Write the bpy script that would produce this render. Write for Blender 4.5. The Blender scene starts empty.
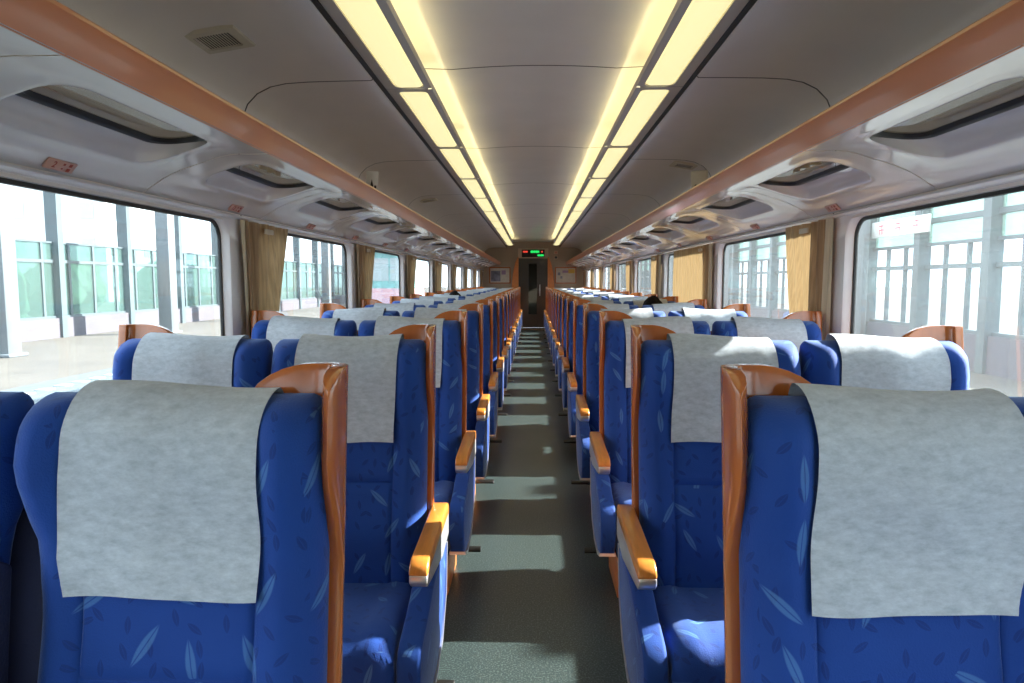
import bpy, bmesh, math, random
from mathutils import Vector, Matrix
random.seed(7)
S = bpy.context.scene
C = S.collection
PI = math.pi

# ---------------------------------------------------------------- camera, light, exposure
EYE = 1.24
F_PX, VX, VY = 683.0, 533.0, 281.0
yaw = math.atan((VX - 512) / F_PX)
pitch = math.atan((341.5 - VY) / F_PX * math.cos(yaw))
cam = bpy.data.cameras.new('camera')
cam.sensor_width = 36.0
cam.lens = 36.0 * F_PX / 1024.0
cam.clip_start = 0.02
cam.clip_end = 300
co = bpy.data.objects.new('camera', cam)
co.location = (0, 0, EYE)
co.rotation_euler = (PI / 2 - pitch, 0, yaw)
C.objects.link(co)
S.camera = co

w = bpy.data.worlds.new('sky')
S.world = w
w.use_nodes = True
bg = w.node_tree.nodes['Background']
bg.inputs['Color'].default_value = (0.80, 0.91, 1.0, 1)
bg.inputs['Strength'].default_value = 2.2

SUN_R = 0.37                       # metres along the car per metre across it
SUN_EL = math.radians(27.0)
sl = bpy.data.lights.new('sun', 'SUN')
sl.energy = 15.0
sl.angle = math.radians(0.6)
sl.color = (1.0, 0.95, 0.86)
so = bpy.data.objects.new('sun', sl)
h_ = math.hypot(1, SUN_R)
sd = Vector((-1 / h_ * math.cos(SUN_EL), -SUN_R / h_ * math.cos(SUN_EL), -math.sin(SUN_EL)))
so.rotation_euler = sd.to_track_quat('-Z', 'Y').to_euler()
so.location = (12, 8, 12)
C.objects.link(so)

S.view_settings.view_transform = 'Standard'
S.view_settings.look = 'None'
S.view_settings.gamma = 1.0
S.view_settings.use_curve_mapping = False
S.view_settings.exposure = 1.0
S.cycles.use_denoising = True
S.cycles.max_bounces = 10
S.cycles.transparent_max_bounces = 24
S.cycles.sample_clamp_indirect = 6.0

# ---------------------------------------------------------------- materials
MATS = {}
def new_mat(name):
    m = bpy.data.materials.new(name)
    m.use_nodes = True
    MATS[name] = m
    return m, m.node_tree.nodes, m.node_tree.links, m.node_tree.nodes['Principled BSDF']
def P(b, **kw):
    for k, v in kw.items():
        k = k.replace('_', ' ')
        b.inputs[k].default_value = v
def math_node(N, L, op, a, b=None, clamp=False):
    n = N.new('ShaderNodeMath'); n.operation = op; n.use_clamp = clamp
    for i, v in enumerate((a, b)):
        if v is None: continue
        if isinstance(v, (int, float)): n.inputs[i].default_value = v
        else: L.new(v, n.inputs[i])
    return n.outputs[0]
def mix_rgb(N, L, fac, a, b):
    n = N.new('ShaderNodeMix'); n.data_type = 'RGBA'
    if isinstance(fac, (int, float)): n.inputs[0].default_value = fac
    else: L.new(fac, n.inputs[0])
    for i, v in ((6, a), (7, b)):
        if isinstance(v, tuple): n.inputs[i].default_value = v if len(v) == 4 else (*v, 1)
        else: L.new(v, n.inputs[i])
    return n.outputs[2]

def simple(name, col, rough=0.5, metal=0.0, coat=0.0, var=0.06, scale=3.0, bump=0.0, bscale=60.0, spec=0.5, stretch=(1, 1, 1)):
    m, N, L, b = new_mat(name)
    P(b, Roughness=rough, Metallic=metal, Coat_Weight=coat, Specular_IOR_Level=spec)
    b.inputs['Coat Roughness'].default_value = 0.08
    tc = N.new('ShaderNodeTexCoord')
    mp = N.new('ShaderNodeMapping'); mp.inputs['Scale'].default_value = stretch
    L.new(tc.outputs['Object'], mp.inputs['Vector'])
    nz = N.new('ShaderNodeTexNoise'); nz.inputs['Scale'].default_value = scale; nz.inputs['Detail'].default_value = 4
    L.new(mp.outputs[0], nz.inputs['Vector'])
    lo = tuple(max(0, c * (1 - var)) for c in col); hi = tuple(min(1, c * (1 + var)) for c in col)
    rp = N.new('ShaderNodeMapRange'); rp.inputs[1].default_value = 0.3; rp.inputs[2].default_value = 0.7
    L.new(nz.outputs[0], rp.inputs[0])
    L.new(mix_rgb(N, L, rp.outputs[0], lo, hi), b.inputs['Base Color'])
    if bump > 0:
        n2 = N.new('ShaderNodeTexNoise'); n2.inputs['Scale'].default_value = bscale; n2.inputs['Detail'].default_value = 3
        L.new(mp.outputs[0], n2.inputs['Vector'])
        bp = N.new('ShaderNodeBump'); bp.inputs['Strength'].default_value = bump; bp.inputs['Distance'].default_value = 0.01
        L.new(n2.outputs[0], bp.inputs['Height']); L.new(bp.outputs[0], b.inputs['Normal'])
    return m

simple('white_panel', (0.80, 0.79, 0.80), 0.22, coat=0.5, var=0.02)
simple('rack_plastic', (0.74, 0.72, 0.72), 0.16, coat=0.7, var=0.02)
simple('ceiling_panel', (0.90, 0.87, 0.84), 0.40, var=0.03, coat=0.2)
simple('ceiling_side', (0.80, 0.75, 0.70), 0.32, var=0.03, coat=0.2)
simple('light_frame', (0.60, 0.56, 0.50), 0.35, var=0.02)
simple('roof_shell', (0.10, 0.095, 0.09), 0.7)
simple('black_rubber', (0.012, 0.012, 0.012), 0.45)
simple('lip_orange', (0.62, 0.22, 0.10), 0.30, coat=0.5, var=0.05)
simple('wood_shell', (0.48, 0.135, 0.028), 0.22, coat=0.6, var=0.12, scale=10, stretch=(3, 3, 0.5))
simple('wood_arm', (0.60, 0.22, 0.035), 0.30, coat=0.4, var=0.15, scale=14, stretch=(5, 0.6, 3))
simple('wood_base', (0.60, 0.20, 0.045), 0.35, coat=0.2, var=0.10, scale=8, stretch=(3, 0.6, 3))
simple('silver', (0.66, 0.66, 0.68), 0.33, metal=0.75)
simple('navy', (0.008, 0.012, 0.045), 0.8, bump=0.2, bscale=200)
simple('pedal_black', (0.01, 0.01, 0.01), 0.35)
simple('end_wall', (0.40, 0.35, 0.27), 0.45)
simple('door_dark', (0.022, 0.019, 0.017), 0.3, coat=0.3)
simple('vent_beige', (0.62, 0.57, 0.45), 0.5)
simple('vent_dark', (0.05, 0.045, 0.04), 0.6)
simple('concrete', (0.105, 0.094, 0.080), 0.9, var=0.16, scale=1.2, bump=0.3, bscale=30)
simple('tactile', (0.40, 0.42, 0.42), 0.8)
simple('shade_blue', (0.10, 0.13, 0.145), 0.8, var=0.1)
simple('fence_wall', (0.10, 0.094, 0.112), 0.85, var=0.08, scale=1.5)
simple('steel_grey', (0.075, 0.105, 0.117), 0.5)
simple('pillar_grey', (0.14, 0.165, 0.18), 0.6)
simple('teal', (0.22, 0.50, 0.50), 0.6, var=0.2)
simple('red_roof', (0.70, 0.10, 0.14), 0.6)
simple('pink_wall', (0.75, 0.48, 0.55), 0.7)
simple('sign_cream', (0.66, 0.60, 0.48), 0.5)
simple('sign_white', (0.75, 0.75, 0.72), 0.5)
simple('plate_pink', (0.62, 0.36, 0.28), 0.5)
simple('text_red', (0.35, 0.05, 0.03), 0.6)
simple('text_black', (0.02, 0.02, 0.02), 0.6)
simple('poster_blue', (0.20, 0.22, 0.30), 0.5, var=0.4, scale=9)
simple('poster_white', (0.60, 0.58, 0.52), 0.5, var=0.1, scale=12)
simple('poster_yellow', (0.75, 0.52, 0.10), 0.5)
simple('poster_purple', (0.35, 0.25, 0.42), 0.5)
simple('building_pale', (0.66, 0.69, 0.70), 0.8)
simple('building_glass', (0.46, 0.55, 0.58), 0.3)
simple('leaf_green', (0.05, 0.10, 0.065), 0.8, var=0.4, scale=3)
simple('skin', (0.55, 0.33, 0.24), 0.5)
simple('shirt', (0.10, 0.11, 0.14), 0.9)
simple('hair', (0.006, 0.005, 0.005), 0.75, bump=0.4, bscale=90, spec=0.15)

# speckled vinyl floor
m, N, L, b = new_mat('floor_vinyl')
P(b, Roughness=0.33)
tc = N.new('ShaderNodeTexCoord')
v1 = N.new('ShaderNodeTexNoise'); v1.inputs['Scale'].default_value = 170; v1.inputs['Detail'].default_value = 2
L.new(tc.outputs['Object'], v1.inputs['Vector'])
v2 = N.new('ShaderNodeTexNoise'); v2.inputs['Scale'].default_value = 2.2; v2.inputs['Detail'].default_value = 4
L.new(tc.outputs['Object'], v2.inputs['Vector'])
mr = N.new('ShaderNodeMapRange'); mr.inputs[1].default_value = 0.48; mr.inputs[2].default_value = 0.72
L.new(v1.outputs[0], mr.inputs[0])
cA = mix_rgb(N, L, v2.outputs[0], (0.013, 0.024, 0.024), (0.022, 0.036, 0.036))
L.new(mix_rgb(N, L, mr.outputs[0], cA, (0.115, 0.145, 0.14)), b.inputs['Base Color'])
mr2 = N.new('ShaderNodeMapRange'); mr2.inputs[3].default_value = 0.26; mr2.inputs[4].default_value = 0.42
L.new(v2.outputs[0], mr2.inputs[0]); L.new(mr2.outputs[0], b.inputs['Roughness'])

# blue upholstery with scattered leaves
def leaf_layer(N, L, vec, scale, length, width, keep):
    sc = N.new('ShaderNodeVectorMath'); sc.operation = 'SCALE'; sc.inputs['Scale'].default_value = scale
    L.new(vec, sc.inputs[0])
    vo = N.new('ShaderNodeTexVoronoi'); vo.voronoi_dimensions = '2D'; vo.feature = 'F1'; vo.inputs['Scale'].default_value = 1.0
    vo.inputs['Randomness'].default_value = 0.75
    L.new(sc.outputs[0], vo.inputs['Vector'])
    df = N.new('ShaderNodeVectorMath'); df.operation = 'SUBTRACT'
    L.new(sc.outputs[0], df.inputs[0]); L.new(vo.outputs['Position'], df.inputs[1])
    sep = N.new('ShaderNodeSeparateColor'); L.new(vo.outputs['Color'], sep.inputs[0])
    ang = math_node(N, L, 'MULTIPLY_ADD', sep.outputs[0], 2.4)
    ang.node.inputs[2].default_value = 0.35
    rot = N.new('ShaderNodeVectorRotate'); rot.rotation_type = 'Z_AXIS'
    L.new(df.outputs[0], rot.inputs['Vector']); L.new(ang, rot.inputs['Angle'])
    sx = N.new('ShaderNodeSeparateXYZ'); L.new(rot.outputs[0], sx.inputs[0])
    u = math_node(N, L, 'DIVIDE', sx.outputs[0], length)
    u2 = math_node(N, L, 'MULTIPLY', u, u)
    prof = math_node(N, L, 'MULTIPLY', math_node(N, L, 'SUBTRACT', 1.0, u2), width)
    av = math_node(N, L, 'ABSOLUTE', sx.outputs[1])
    edge = math_node(N, L, 'SUBTRACT', prof, av)
    inside = math_node(N, L, 'MULTIPLY', edge, 40.0, True)
    vein = math_node(N, L, 'MULTIPLY', av, 60.0, True)
    on = math_node(N, L, 'LESS_THAN', sep.outputs[1], keep)
    return math_node(N, L, 'MULTIPLY', math_node(N, L, 'MULTIPLY', inside, on), math_node(N, L, 'MULTIPLY_ADD', vein, 0.6) if False else vein)
m, N, L, b = new_mat('seat_blue')
P(b, Roughness=0.75, Sheen_Weight=0.6, Sheen_Roughness=0.35)
b.inputs['Sheen Tint'].default_value = (0.5, 0.65, 1, 1)
b.inputs['Specular IOR Level'].default_value = 0.3
tc = N.new('ShaderNodeTexCoord')
sp = N.new('ShaderNodeSeparateXYZ'); L.new(tc.outputs['Object'], sp.inputs[0])
yz = math_node(N, L, 'ADD', sp.outputs[1], sp.outputs[2])
ymz = math_node(N, L, 'SUBTRACT', sp.outputs[2], math_node(N, L, 'MULTIPLY', sp.outputs[1], 0.2))
sn = N.new('ShaderNodeSeparateXYZ'); L.new(tc.outputs['Normal'], sn.inputs[0])
side = math_node(N, L, 'GREATER_THAN', math_node(N, L, 'ABSOLUTE', sn.outputs[0]), 0.8)
up_ = math_node(N, L, 'GREATER_THAN', math_node(N, L, 'ABSOLUTE', sn.outputs[2]), 0.6)
yz = math_node(N, L, 'ADD', math_node(N, L, 'MULTIPLY', sp.outputs[1], up_), math_node(N, L, 'MULTIPLY', sp.outputs[2], math_node(N, L, 'SUBTRACT', 1.0, up_)))
cf = N.new('ShaderNodeCombineXYZ'); L.new(sp.outputs[0], cf.inputs[0]); L.new(yz, cf.inputs[1])
cs = N.new('ShaderNodeCombineXYZ'); L.new(sp.outputs[1], cs.inputs[0]); L.new(sp.outputs[2], cs.inputs[1])
mv = N.new('ShaderNodeMix'); mv.data_type = 'VECTOR'
L.new(side, mv.inputs[0]); L.new(cf.outputs[0], mv.inputs[4]); L.new(cs.outputs[0], mv.inputs[5])
vec = mv.outputs[1]
oi = N.new('ShaderNodeObjectInfo')
off = N.new('ShaderNodeVectorMath'); off.operation = 'ADD'
cr = N.new('ShaderNodeCombineXYZ'); L.new(math_node(N, L, 'MULTIPLY', oi.outputs['Random'], 17.0), cr.inputs[0]); L.new(math_node(N, L, 'MULTIPLY', oi.outputs['Random'], 5.0), cr.inputs[1])
L.new(vec, off.inputs[0]); L.new(cr.outputs[0], off.inputs[1])
big = leaf_layer(N, L, off.outputs[0], 11.0, 0.43, 0.095, 0.55)
small = leaf_layer(N, L, off.outputs[0], 27.0, 0.40, 0.14, 0.7)
nz = N.new('ShaderNodeTexNoise'); nz.inputs['Scale'].default_value = 6; nz.inputs['Detail'].default_value = 5
L.new(tc.outputs['Object'], nz.inputs['Vector'])
base = mix_rgb(N, L, nz.outputs[0], (0.005, 0.034, 0.21), (0.012, 0.075, 0.36))
c1 = mix_rgb(N, L, math_node(N, L, 'MULTIPLY', small, 0.5), base, (0.004, 0.018, 0.13))
c2 = mix_rgb(N, L, math_node(N, L, 'MULTIPLY', big, 0.42), c1, (0.12, 0.30, 0.62))
L.new(c2, b.inputs['Base Color'])
nb = N.new('ShaderNodeTexNoise'); nb.inputs['Scale'].default_value = 350
L.new(tc.outputs['Object'], nb.inputs['Vector'])
bp = N.new('ShaderNodeBump'); bp.inputs['Strength'].default_value = 0.25; bp.inputs['Distance'].default_value = 0.003
L.new(nb.outputs[0], bp.inputs['Height']); L.new(bp.outputs[0], b.inputs['Normal'])

# non-woven headrest cloth
m, N, L, b = new_mat('cover_cloth')
P(b, Roughness=0.9, Sheen_Weight=0.2)
tc = N.new('ShaderNodeTexCoord')
mp = N.new('ShaderNodeMapping'); mp.inputs['Scale'].default_value = (1, 1, 2.2); mp.inputs['Rotation'].default_value = (0, 0.35, 0)
L.new(tc.outputs['Object'], mp.inputs['Vector'])
n1 = N.new('ShaderNodeTexNoise'); n1.inputs['Scale'].default_value = 38; n1.inputs['Detail'].default_value = 7; n1.inputs['Roughness'].default_value = 0.75
L.new(mp.outputs[0], n1.inputs['Vector'])
mr = N.new('ShaderNodeMapRange'); mr.inputs[1].default_value = 0.32; mr.inputs[2].default_value = 0.68
L.new(n1.outputs[0], mr.inputs[0])
L.new(mix_rgb(N, L, mr.outputs[0], (0.36, 0.41, 0.465), (0.56, 0.62, 0.685)), b.inputs['Base Color'])
n2 = N.new('ShaderNodeTexNoise'); n2.inputs['Scale'].default_value = 9; n2.inputs['Detail'].default_value = 2
L.new(tc.outputs['Object'], n2.inputs['Vector'])
bp = N.new('ShaderNodeBump'); bp.inputs['Strength'].default_value = 0.35; bp.inputs['Distance'].default_value = 0.02
L.new(n2.outputs[0], bp.inputs['Height'])
bp2 = N.new('ShaderNodeBump'); bp2.inputs['Strength'].default_value = 0.15; bp2.inputs['Distance'].default_value = 0.003
L.new(n1.outputs[0], bp2.inputs['Height']); L.new(bp.outputs[0], bp2.inputs['Normal'])
L.new(bp2.outputs[0], b.inputs['Normal'])

# curtain cloth: woven stripes, lets light through
m, N, L, b = new_mat('curtain_cloth')
P(b, Roughness=0.9, Sheen_Weight=0.15)
tc = N.new('ShaderNodeTexCoord')
mp = N.new('ShaderNodeMapping'); mp.inputs['Scale'].default_value = (1, 1, 0.06)
L.new(tc.outputs['Object'], mp.inputs['Vector'])
n1 = N.new('ShaderNodeTexNoise'); n1.inputs['Scale'].default_value = 75; n1.inputs['Detail'].default_value = 4
L.new(mp.outputs[0], n1.inputs['Vector'])
mr = N.new('ShaderNodeMapRange'); mr.inputs[1].default_value = 0.35; mr.inputs[2].default_value = 0.65
L.new(n1.outputs[0], mr.inputs[0])
col = mix_rgb(N, L, mr.outputs[0], (0.25, 0.16, 0.085), (0.46, 0.32, 0.18))
L.new(col, b.inputs['Base Color'])
tr = N.new('ShaderNodeBsdfTranslucent'); tr.inputs['Color'].default_value = (0.75, 0.52, 0.26, 1)
ms = N.new('ShaderNodeMixShader'); ms.inputs[0].default_value = 0.11
L.new(b.outputs[0], ms.inputs[1]); L.new(tr.outputs[0], ms.inputs[2])
L.new(ms.outputs[0], N['Material Output'].inputs['Surface'])
simple('curtain_liner', (0.60, 0.53, 0.38), 0.9, var=0.12, scale=60, stretch=(1, 1, 0.06))

# glass that passes light and mirrors a little
def glass(name, tint, refl=1.45, rough=0.02, mixcol=None, amount=0.0):
    m, N, L, b = new_mat(name)
    N.remove(b)
    t = N.new('ShaderNodeBsdfTransparent'); t.inputs[0].default_value = (*tint, 1)
    g = N.new('ShaderNodeBsdfGlossy'); g.inputs['Roughness'].default_value = rough
    lw = N.new('ShaderNodeLayerWeight'); lw.inputs['Blend'].default_value = 0.5
    p5 = math_node(N, L, 'POWER', lw.outputs['Facing'], 4.0)
    f0 = ((refl - 1) / (refl + 1)) ** 2 * 1.6
    fr = math_node(N, L, 'MULTIPLY_ADD', p5, 0.75)
    fr.node.inputs[2].default_value = f0
    nz = N.new('ShaderNodeTexNoise'); nz.inputs['Scale'].default_value = 1.5
    bp = N.new('ShaderNodeBump'); bp.inputs['Strength'].default_value = 0.02
    L.new(nz.outputs[0], bp.inputs['Height']); L.new(bp.outputs[0], g.inputs['Normal'])
    ms = N.new('ShaderNodeMixShader'); L.new(fr, ms.inputs[0]); L.new(t.outputs[0], ms.inputs[1]); L.new(g.outputs[0], ms.inputs[2])
    out = ms.outputs[0]
    if mixcol:
        d = N.new('ShaderNodeBsdfDiffuse'); d.inputs[0].default_value = (*mixcol, 1)
        tl = N.new('ShaderNodeBsdfTranslucent'); tl.inputs[0].default_value = (*mixcol, 1)
        a = N.new('ShaderNodeMixShader'); a.inputs[0].default_value = 0.5
        L.new(d.outputs[0], a.inputs[1]); L.new(tl.outputs[0], a.inputs[2])
        m2 = N.new('ShaderNodeMixShader'); m2.inputs[0].default_value = amount
        L.new(out, m2.inputs[1]); L.new(a.outputs[0], m2.inputs[2]); out = m2.outputs[0]
    L.new(out, N['Material Output'].inputs['Surface'])
    return m
glass('window_glass', (0.90, 0.95, 0.97), 1.45, 0.02, (0.80, 0.88, 0.92), 0.06)  # pale share mixed into the panes imitates haze over the view
glass('rack_glass', (0.55, 0.54, 0.50), 1.8)
glass('fence_glass', (0.66, 0.83, 0.79), 1.3, 0.1, (0.17, 0.26, 0.24), 0.40)
glass('screen_glass', (0.92, 0.98, 1.0), 1.2, 0.1)
glass('door_glass', (0.05, 0.05, 0.05), 1.5)

def emit(name, col, st):
    m, N, L, b = new_mat(name)
    tc = N.new('ShaderNodeTexCoord')
    P(b, Roughness=0.4)
    b.inputs['Base Color'].default_value = (*col, 1)
    b.inputs['Emission Color'].default_value = (*col, 1)
    b.inputs['Emission Strength'].default_value = st
    return m
emit('lamp_glow', (1.0, 0.90, 0.47), 0.45)
emit('cove_glow', (1.0, 0.87, 0.50), 3.0)
emit('led_red', (1.0, 0.08, 0.05), 0.5)
emit('led_green', (0.02, 0.85, 0.15), 0.6)

# ---------------------------------------------------------------- helpers
def link(name, me, mat=None, parent=None, loc=None):
    o = bpy.data.objects.new(name, me)
    C.objects.link(o)
    if mat is not None and me is not None and len(me.materials) == 0:
        me.materials.append(MATS[mat])
    if parent is not None: o.parent = parent
    if loc is not None: o.location = loc
    return o
def tag(o, label, cat, group=None, kind=None):
    o['label'] = label; o['category'] = cat
    if group: o['group'] = group
    if kind: o['kind'] = kind
    return o
def empty(name, loc=(0, 0, 0)):
    o = bpy.data.objects.new(name, None)
    o.empty_display_size = 0.1
    C.objects.link(o); o.location = loc
    return o
def pmesh(name, vs, fs, smooth=True, angle=40, fix=False):
    me = bpy.data.meshes.new(name)
    me.from_pydata([tuple(v) for v in vs], [], fs)
    if fix:
        bm = bmesh.new(); bm.from_mesh(me)
        bmesh.ops.remove_doubles(bm, verts=bm.verts, dist=1e-6)
        bmesh.ops.recalc_face_normals(bm, faces=bm.faces)
        bm.to_mesh(me); bm.free()
    if smooth:
        me.polygons.foreach_set('use_smooth', [True] * len(me.polygons))
        me.set_sharp_from_angle(angle=math.radians(angle))
    me.update()
    return me
def boxmesh(name, x0, x1, y0, y1, z0, z1, bev=0.0, seg=2):
    bm = bmesh.new()
    bmesh.ops.create_cube(bm, size=1.0)
    for v in bm.verts:
        v.co = Vector(((x0 + x1) / 2 + v.co.x * (x1 - x0), (y0 + y1) / 2 + v.co.y * (y1 - y0), (z0 + z1) / 2 + v.co.z * (z1 - z0)))
    if bev > 0:
        bmesh.ops.bevel(bm, geom=list(bm.edges), offset=bev, segments=seg, profile=0.5, affect='EDGES')
    me = bpy.data.meshes.new(name)
    bm.to_mesh(me); bm.free()
    if bev > 0:
        me.polygons.foreach_set('use_smooth', [True] * len(me.polygons))
        me.set_sharp_from_angle(angle=math.radians(50))
    return me
def sstep(a, b, x):
    t = min(1, max(0, (x - a) / (b - a)))
    return t * t * (3 - 2 * t)
def interp(pts, x):
    if x <= pts[0][0]: return pts[0][1]
    for (a, va), (b, vb) in zip(pts, pts[1:]):
        if x <= b:
            t = (x - a) / (b - a)
            return va + (vb - va) * (t * t * (3 - 2 * t))
    return pts[-1][1]
def linterp(pts, x):
    if x <= pts[0][0]: return pts[0][1]
    for (a, va), (b, vb) in zip(pts, pts[1:]):
        if x <= b: return va + (vb - va) * (x - a) / (b - a)
    return pts[-1][1]
def rrect(cx, cy, w, h, r, nc=6, ne=6):
    """points round a rounded rectangle, each with its match on the unit square"""
    out = []
    for q, (sx, sy) in enumerate(((1, 1), (-1, 1), (-1, -1), (1, -1))):
        ax, ay = sx * (w / 2 - r), sy * (h / 2 - r)
        for k in range(nc + 1):
            a = q * PI / 2 + k * PI / 2 / nc
            px, py = ax + r * math.cos(a), ay + r * math.sin(a)
            u, v = px / (w / 2), py / (h / 2)
            mm = max(abs(u), abs(v))
            u, v = u / mm, v / mm
            if k == nc // 2: u, v = sx, sy
            elif (k < nc // 2) == (q % 2 == 0): u = sx; v = max(-1, min(1, py / (h / 2)))
            else: v = sy; u = max(-1, min(1, px / (w / 2)))
            out.append((cx + px, cy + py, u, v))
        nx = ((1, 1), (-1, 1), (-1, -1), (1, -1))[(q + 1) % 4]
        bx, by = nx[0] * (w / 2 - r), nx[1] * (h / 2 - r)
        a = (q + 1) * PI / 2
        p0 = (ax + r * math.cos(a), ay + r * math.sin(a)); p1 = (bx + r * math.cos(a), by + r * math.sin(a))
        for k in range(1, ne):
            t = k / ne
            px, py = p0[0] + (p1[0] - p0[0]) * t, p0[1] + (p1[1] - p0[1]) * t
            u, v = px / (w / 2), py / (h / 2)
            mm = max(abs(u), abs(v))
            if q % 2 == 0: v = sy
            else: u = sx
            out.append((cx + px, cy + py, max(-1, min(1, u)), max(-1, min(1, v))))
    return out
def bridge(nr, n, closed_last=False):
    fs = []
    for i in range(nr - 1):
        for j in range(n):
            k = (j + 1) % n
            fs.append((i * n + j, i * n + k, (i + 1) * n + k, (i + 1) * n + j))
    if closed_last: fs.append(tuple((nr - 1) * n + j for j in range(n)))
    return fs
def extrude_profile(name, pts, y0, y1, closed=False, smooth=True, angle=35):
    n = len(pts)
    vs = [(x, y0, z) for x, z in pts] + [(x, y1, z) for x, z in pts]
    fs = [(i, i + 1, n + i + 1, n + i) for i in range(n - 1)]
    if closed:
        fs.append((n - 1, 0, n, 2 * n - 1)); fs.append(tuple(range(n))); fs.append(tuple(range(2 * n - 1, n - 1, -1)))
    return pmesh(name, vs, fs, smooth, angle, fix=closed)
def text_mesh(txt, size, mat):
    cu = bpy.data.curves.new('lettering', 'FONT')
    cu.body = txt; cu.size = size; cu.extrude = 0.0005; cu.align_x = 'CENTER'; cu.align_y = 'CENTER'
    o = bpy.data.objects.new('tmp_text', cu)
    C.objects.link(o)
    dg = bpy.context.evaluated_depsgraph_get()
    me = bpy.data.meshes.new_from_object(o.evaluated_get(dg))
    bpy.data.objects.remove(o)
    me.materials.clear(); me.materials.append(MATS[mat])
    return me
ORD = ['zeroth', 'first', 'second', 'third', 'fourth', 'fifth', 'sixth', 'seventh', 'eighth', 'ninth', 'tenth', 'eleventh', 'twelfth',
       'thirteenth', 'fourteenth', 'fifteenth', 'sixteenth', 'seventeenth']
SIDE = {-1: 'shaded', 1: 'sunny'}

# ---------------------------------------------------------------- the car
Y0, Y1 = -2.8, 18.2
XW = 1.32
WZ0, WZ1 = 0.64, 1.512
WL = 1.71
tag(link('floor', boxmesh('floor', -1.34, 1.34, Y0, Y1, -0.05, 0.0), 'floor_vinyl'), 'dark speckled vinyl floor of the train aisle', 'floor', kind='structure')
# threshold strip
tag(link('trim_1', boxmesh('trim', -0.36, 0.36, 17.55, 17.6, -0.01, 0.004), 'wood_base'), 'orange threshold strip across the aisle before the end door', 'trim', kind='structure')

# side walls with windows
bay_in = rrect(0, 0, WL, WZ1 - WZ0, 0.085, 6, 4)
zc = (WZ0 + WZ1) / 2
nb_ = len(bay_in)
def wall_bay(sx):
    rings = []
    for t in (0, 1):
        rings.append([(sx * XW, (1 - t) * (u * 1.0 + 0.095) + t * x, (1 - t) * (0.766 + v * 0.766) + t * (y + zc)) for x, y, u, v in bay_in])
    for dx, s in ((0.004, 0.994), (0.012, 0.985), (0.045, 0.975)):
        rings.append([(sx * (XW + dx), x * (1 - (1 - s) * 0.6), y * s + zc) for x, y, u, v in bay_in])
    return pmesh('wall_panel', [p for r in rings for p in r], bridge(len(rings), nb_), True, 50)
def gasket(sx):
    rings = []
    for dx, g in ((0.034, 0.008), (0.032, 0.013), (0.034, 0.022), (0.044, 0.023), (0.044, 0.0)):
        r_ = rrect(0, 0, WL - 2 * g, WZ1 - WZ0 - 2 * g, 0.085 - g * 0.6, 6, 4)
        rings.append([(sx * (XW + dx), x, y + zc) for x, y, u, v in r_])
    return pmesh('gasket', [p for r in rings for p in r], bridge(len(rings), nb_), True, 50)
def pane(sx):
    r_ = rrect(0, 0, WL - 0.04, WZ1 - WZ0 - 0.04, 0.07, 6, 4)
    n = len(r_)
    return pmesh('pane', [(sx * (XW + 0.040), x, y + zc) for x, y, u, v in r_], [tuple(range(n))], False)
wn = 0
for sx, sname in ((-1, 'wall_left'), (1, 'wall_right')):
    W = empty(sname, (sx * XW, 0, 0))
    tag(W, f'white side wall with large rounded windows on the {SIDE[sx]} side', 'wall', kind='structure')
    bm_, gm_, pm_ = wall_bay(sx), gasket(sx), pane(sx)
    for k in range(-2, 8):
        yc = 2.105 + 2 * k
        link('wall_panel', bm_, 'white_panel', W, (-sx * XW, yc, 0))
        wn += 1
        wo = empty(f'window_{wn}', (0, yc, 0))
        tag(wo, f'{ORD[8 - k]} large rounded train window from the end door on the {SIDE[sx]} side', 'window', kind='structure')
        link('window_gasket', gm_, 'black_rubber', wo)
        link('pane', pm_, 'window_glass', wo)
    link('wall_panel', boxmesh('wall_end_panel', sx * XW - 0.002, sx * XW + 0.002, 17.2, Y1, 0, 1.532), 'white_panel', W, (-sx * XW, 0, 0))
    # ledge moulding above the windows
    pr = [(sx * 1.322, 1.514), (sx * 1.306, 1.517), (sx * 1.300, 1.523), (sx * 1.304, 1.530), (sx * 1.322, 1.534)]
    t = link(f'trim_{2 if sx < 0 else 3}', extrude_profile('ledge', pr, Y0, Y1, True), 'white_panel')
    tag(t, f'thin white moulding running above the windows on the {SIDE[sx]} side', 'trim', kind='structure')

# ceiling
ceil = link('ceiling', extrude_profile('roof_shell', [(-1.40, 1.545), (-1.37, 2.0), (-1.30, 2.20), (-0.8, 2.32), (0, 2.36), (0.8, 2.32), (1.30, 2.20), (1.37, 2.0), (1.40, 1.545)], Y0, Y1), 'roof_shell')
tag(ceil, 'beige panelled ceiling of the train car', 'ceiling', kind='structure')
LZ = 2.135
side_prof = [(0.712, LZ + 0.02), (0.712, LZ - 0.008), (0.72, LZ - 0.012), (0.85, LZ - 0.013), (1.0, LZ - 0.016), (1.10, LZ - 0.022), (1.17, LZ - 0.036), (1.23, LZ - 0.065), (1.275, LZ - 0.11), (1.30, LZ - 0.17), (1.315, LZ - 0.26), (1.322, 1.80), (1.322, 1.50)]
cen_prof = [(0.540, LZ + 0.140)] + [(x, LZ + 0.128 + 0.022 * (1 - (x / 0.47) ** 2)) for x in (0.40, 0.3, 0.2, 0.1, 0, -0.1, -0.2, -0.3, -0.4)] + [(-0.540, LZ + 0.140)]
G = 0.006
sp_l = extrude_profile('side_panel', [(-x, z) for x, z in side_prof], G, 2 - G)
sp_r = extrude_profile('side_panel', side_prof, G, 2 - G)
cp_m = extrude_profile('centre_panel', cen_prof, G, 2 - G)
y = -2.91 - 2.0
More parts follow.
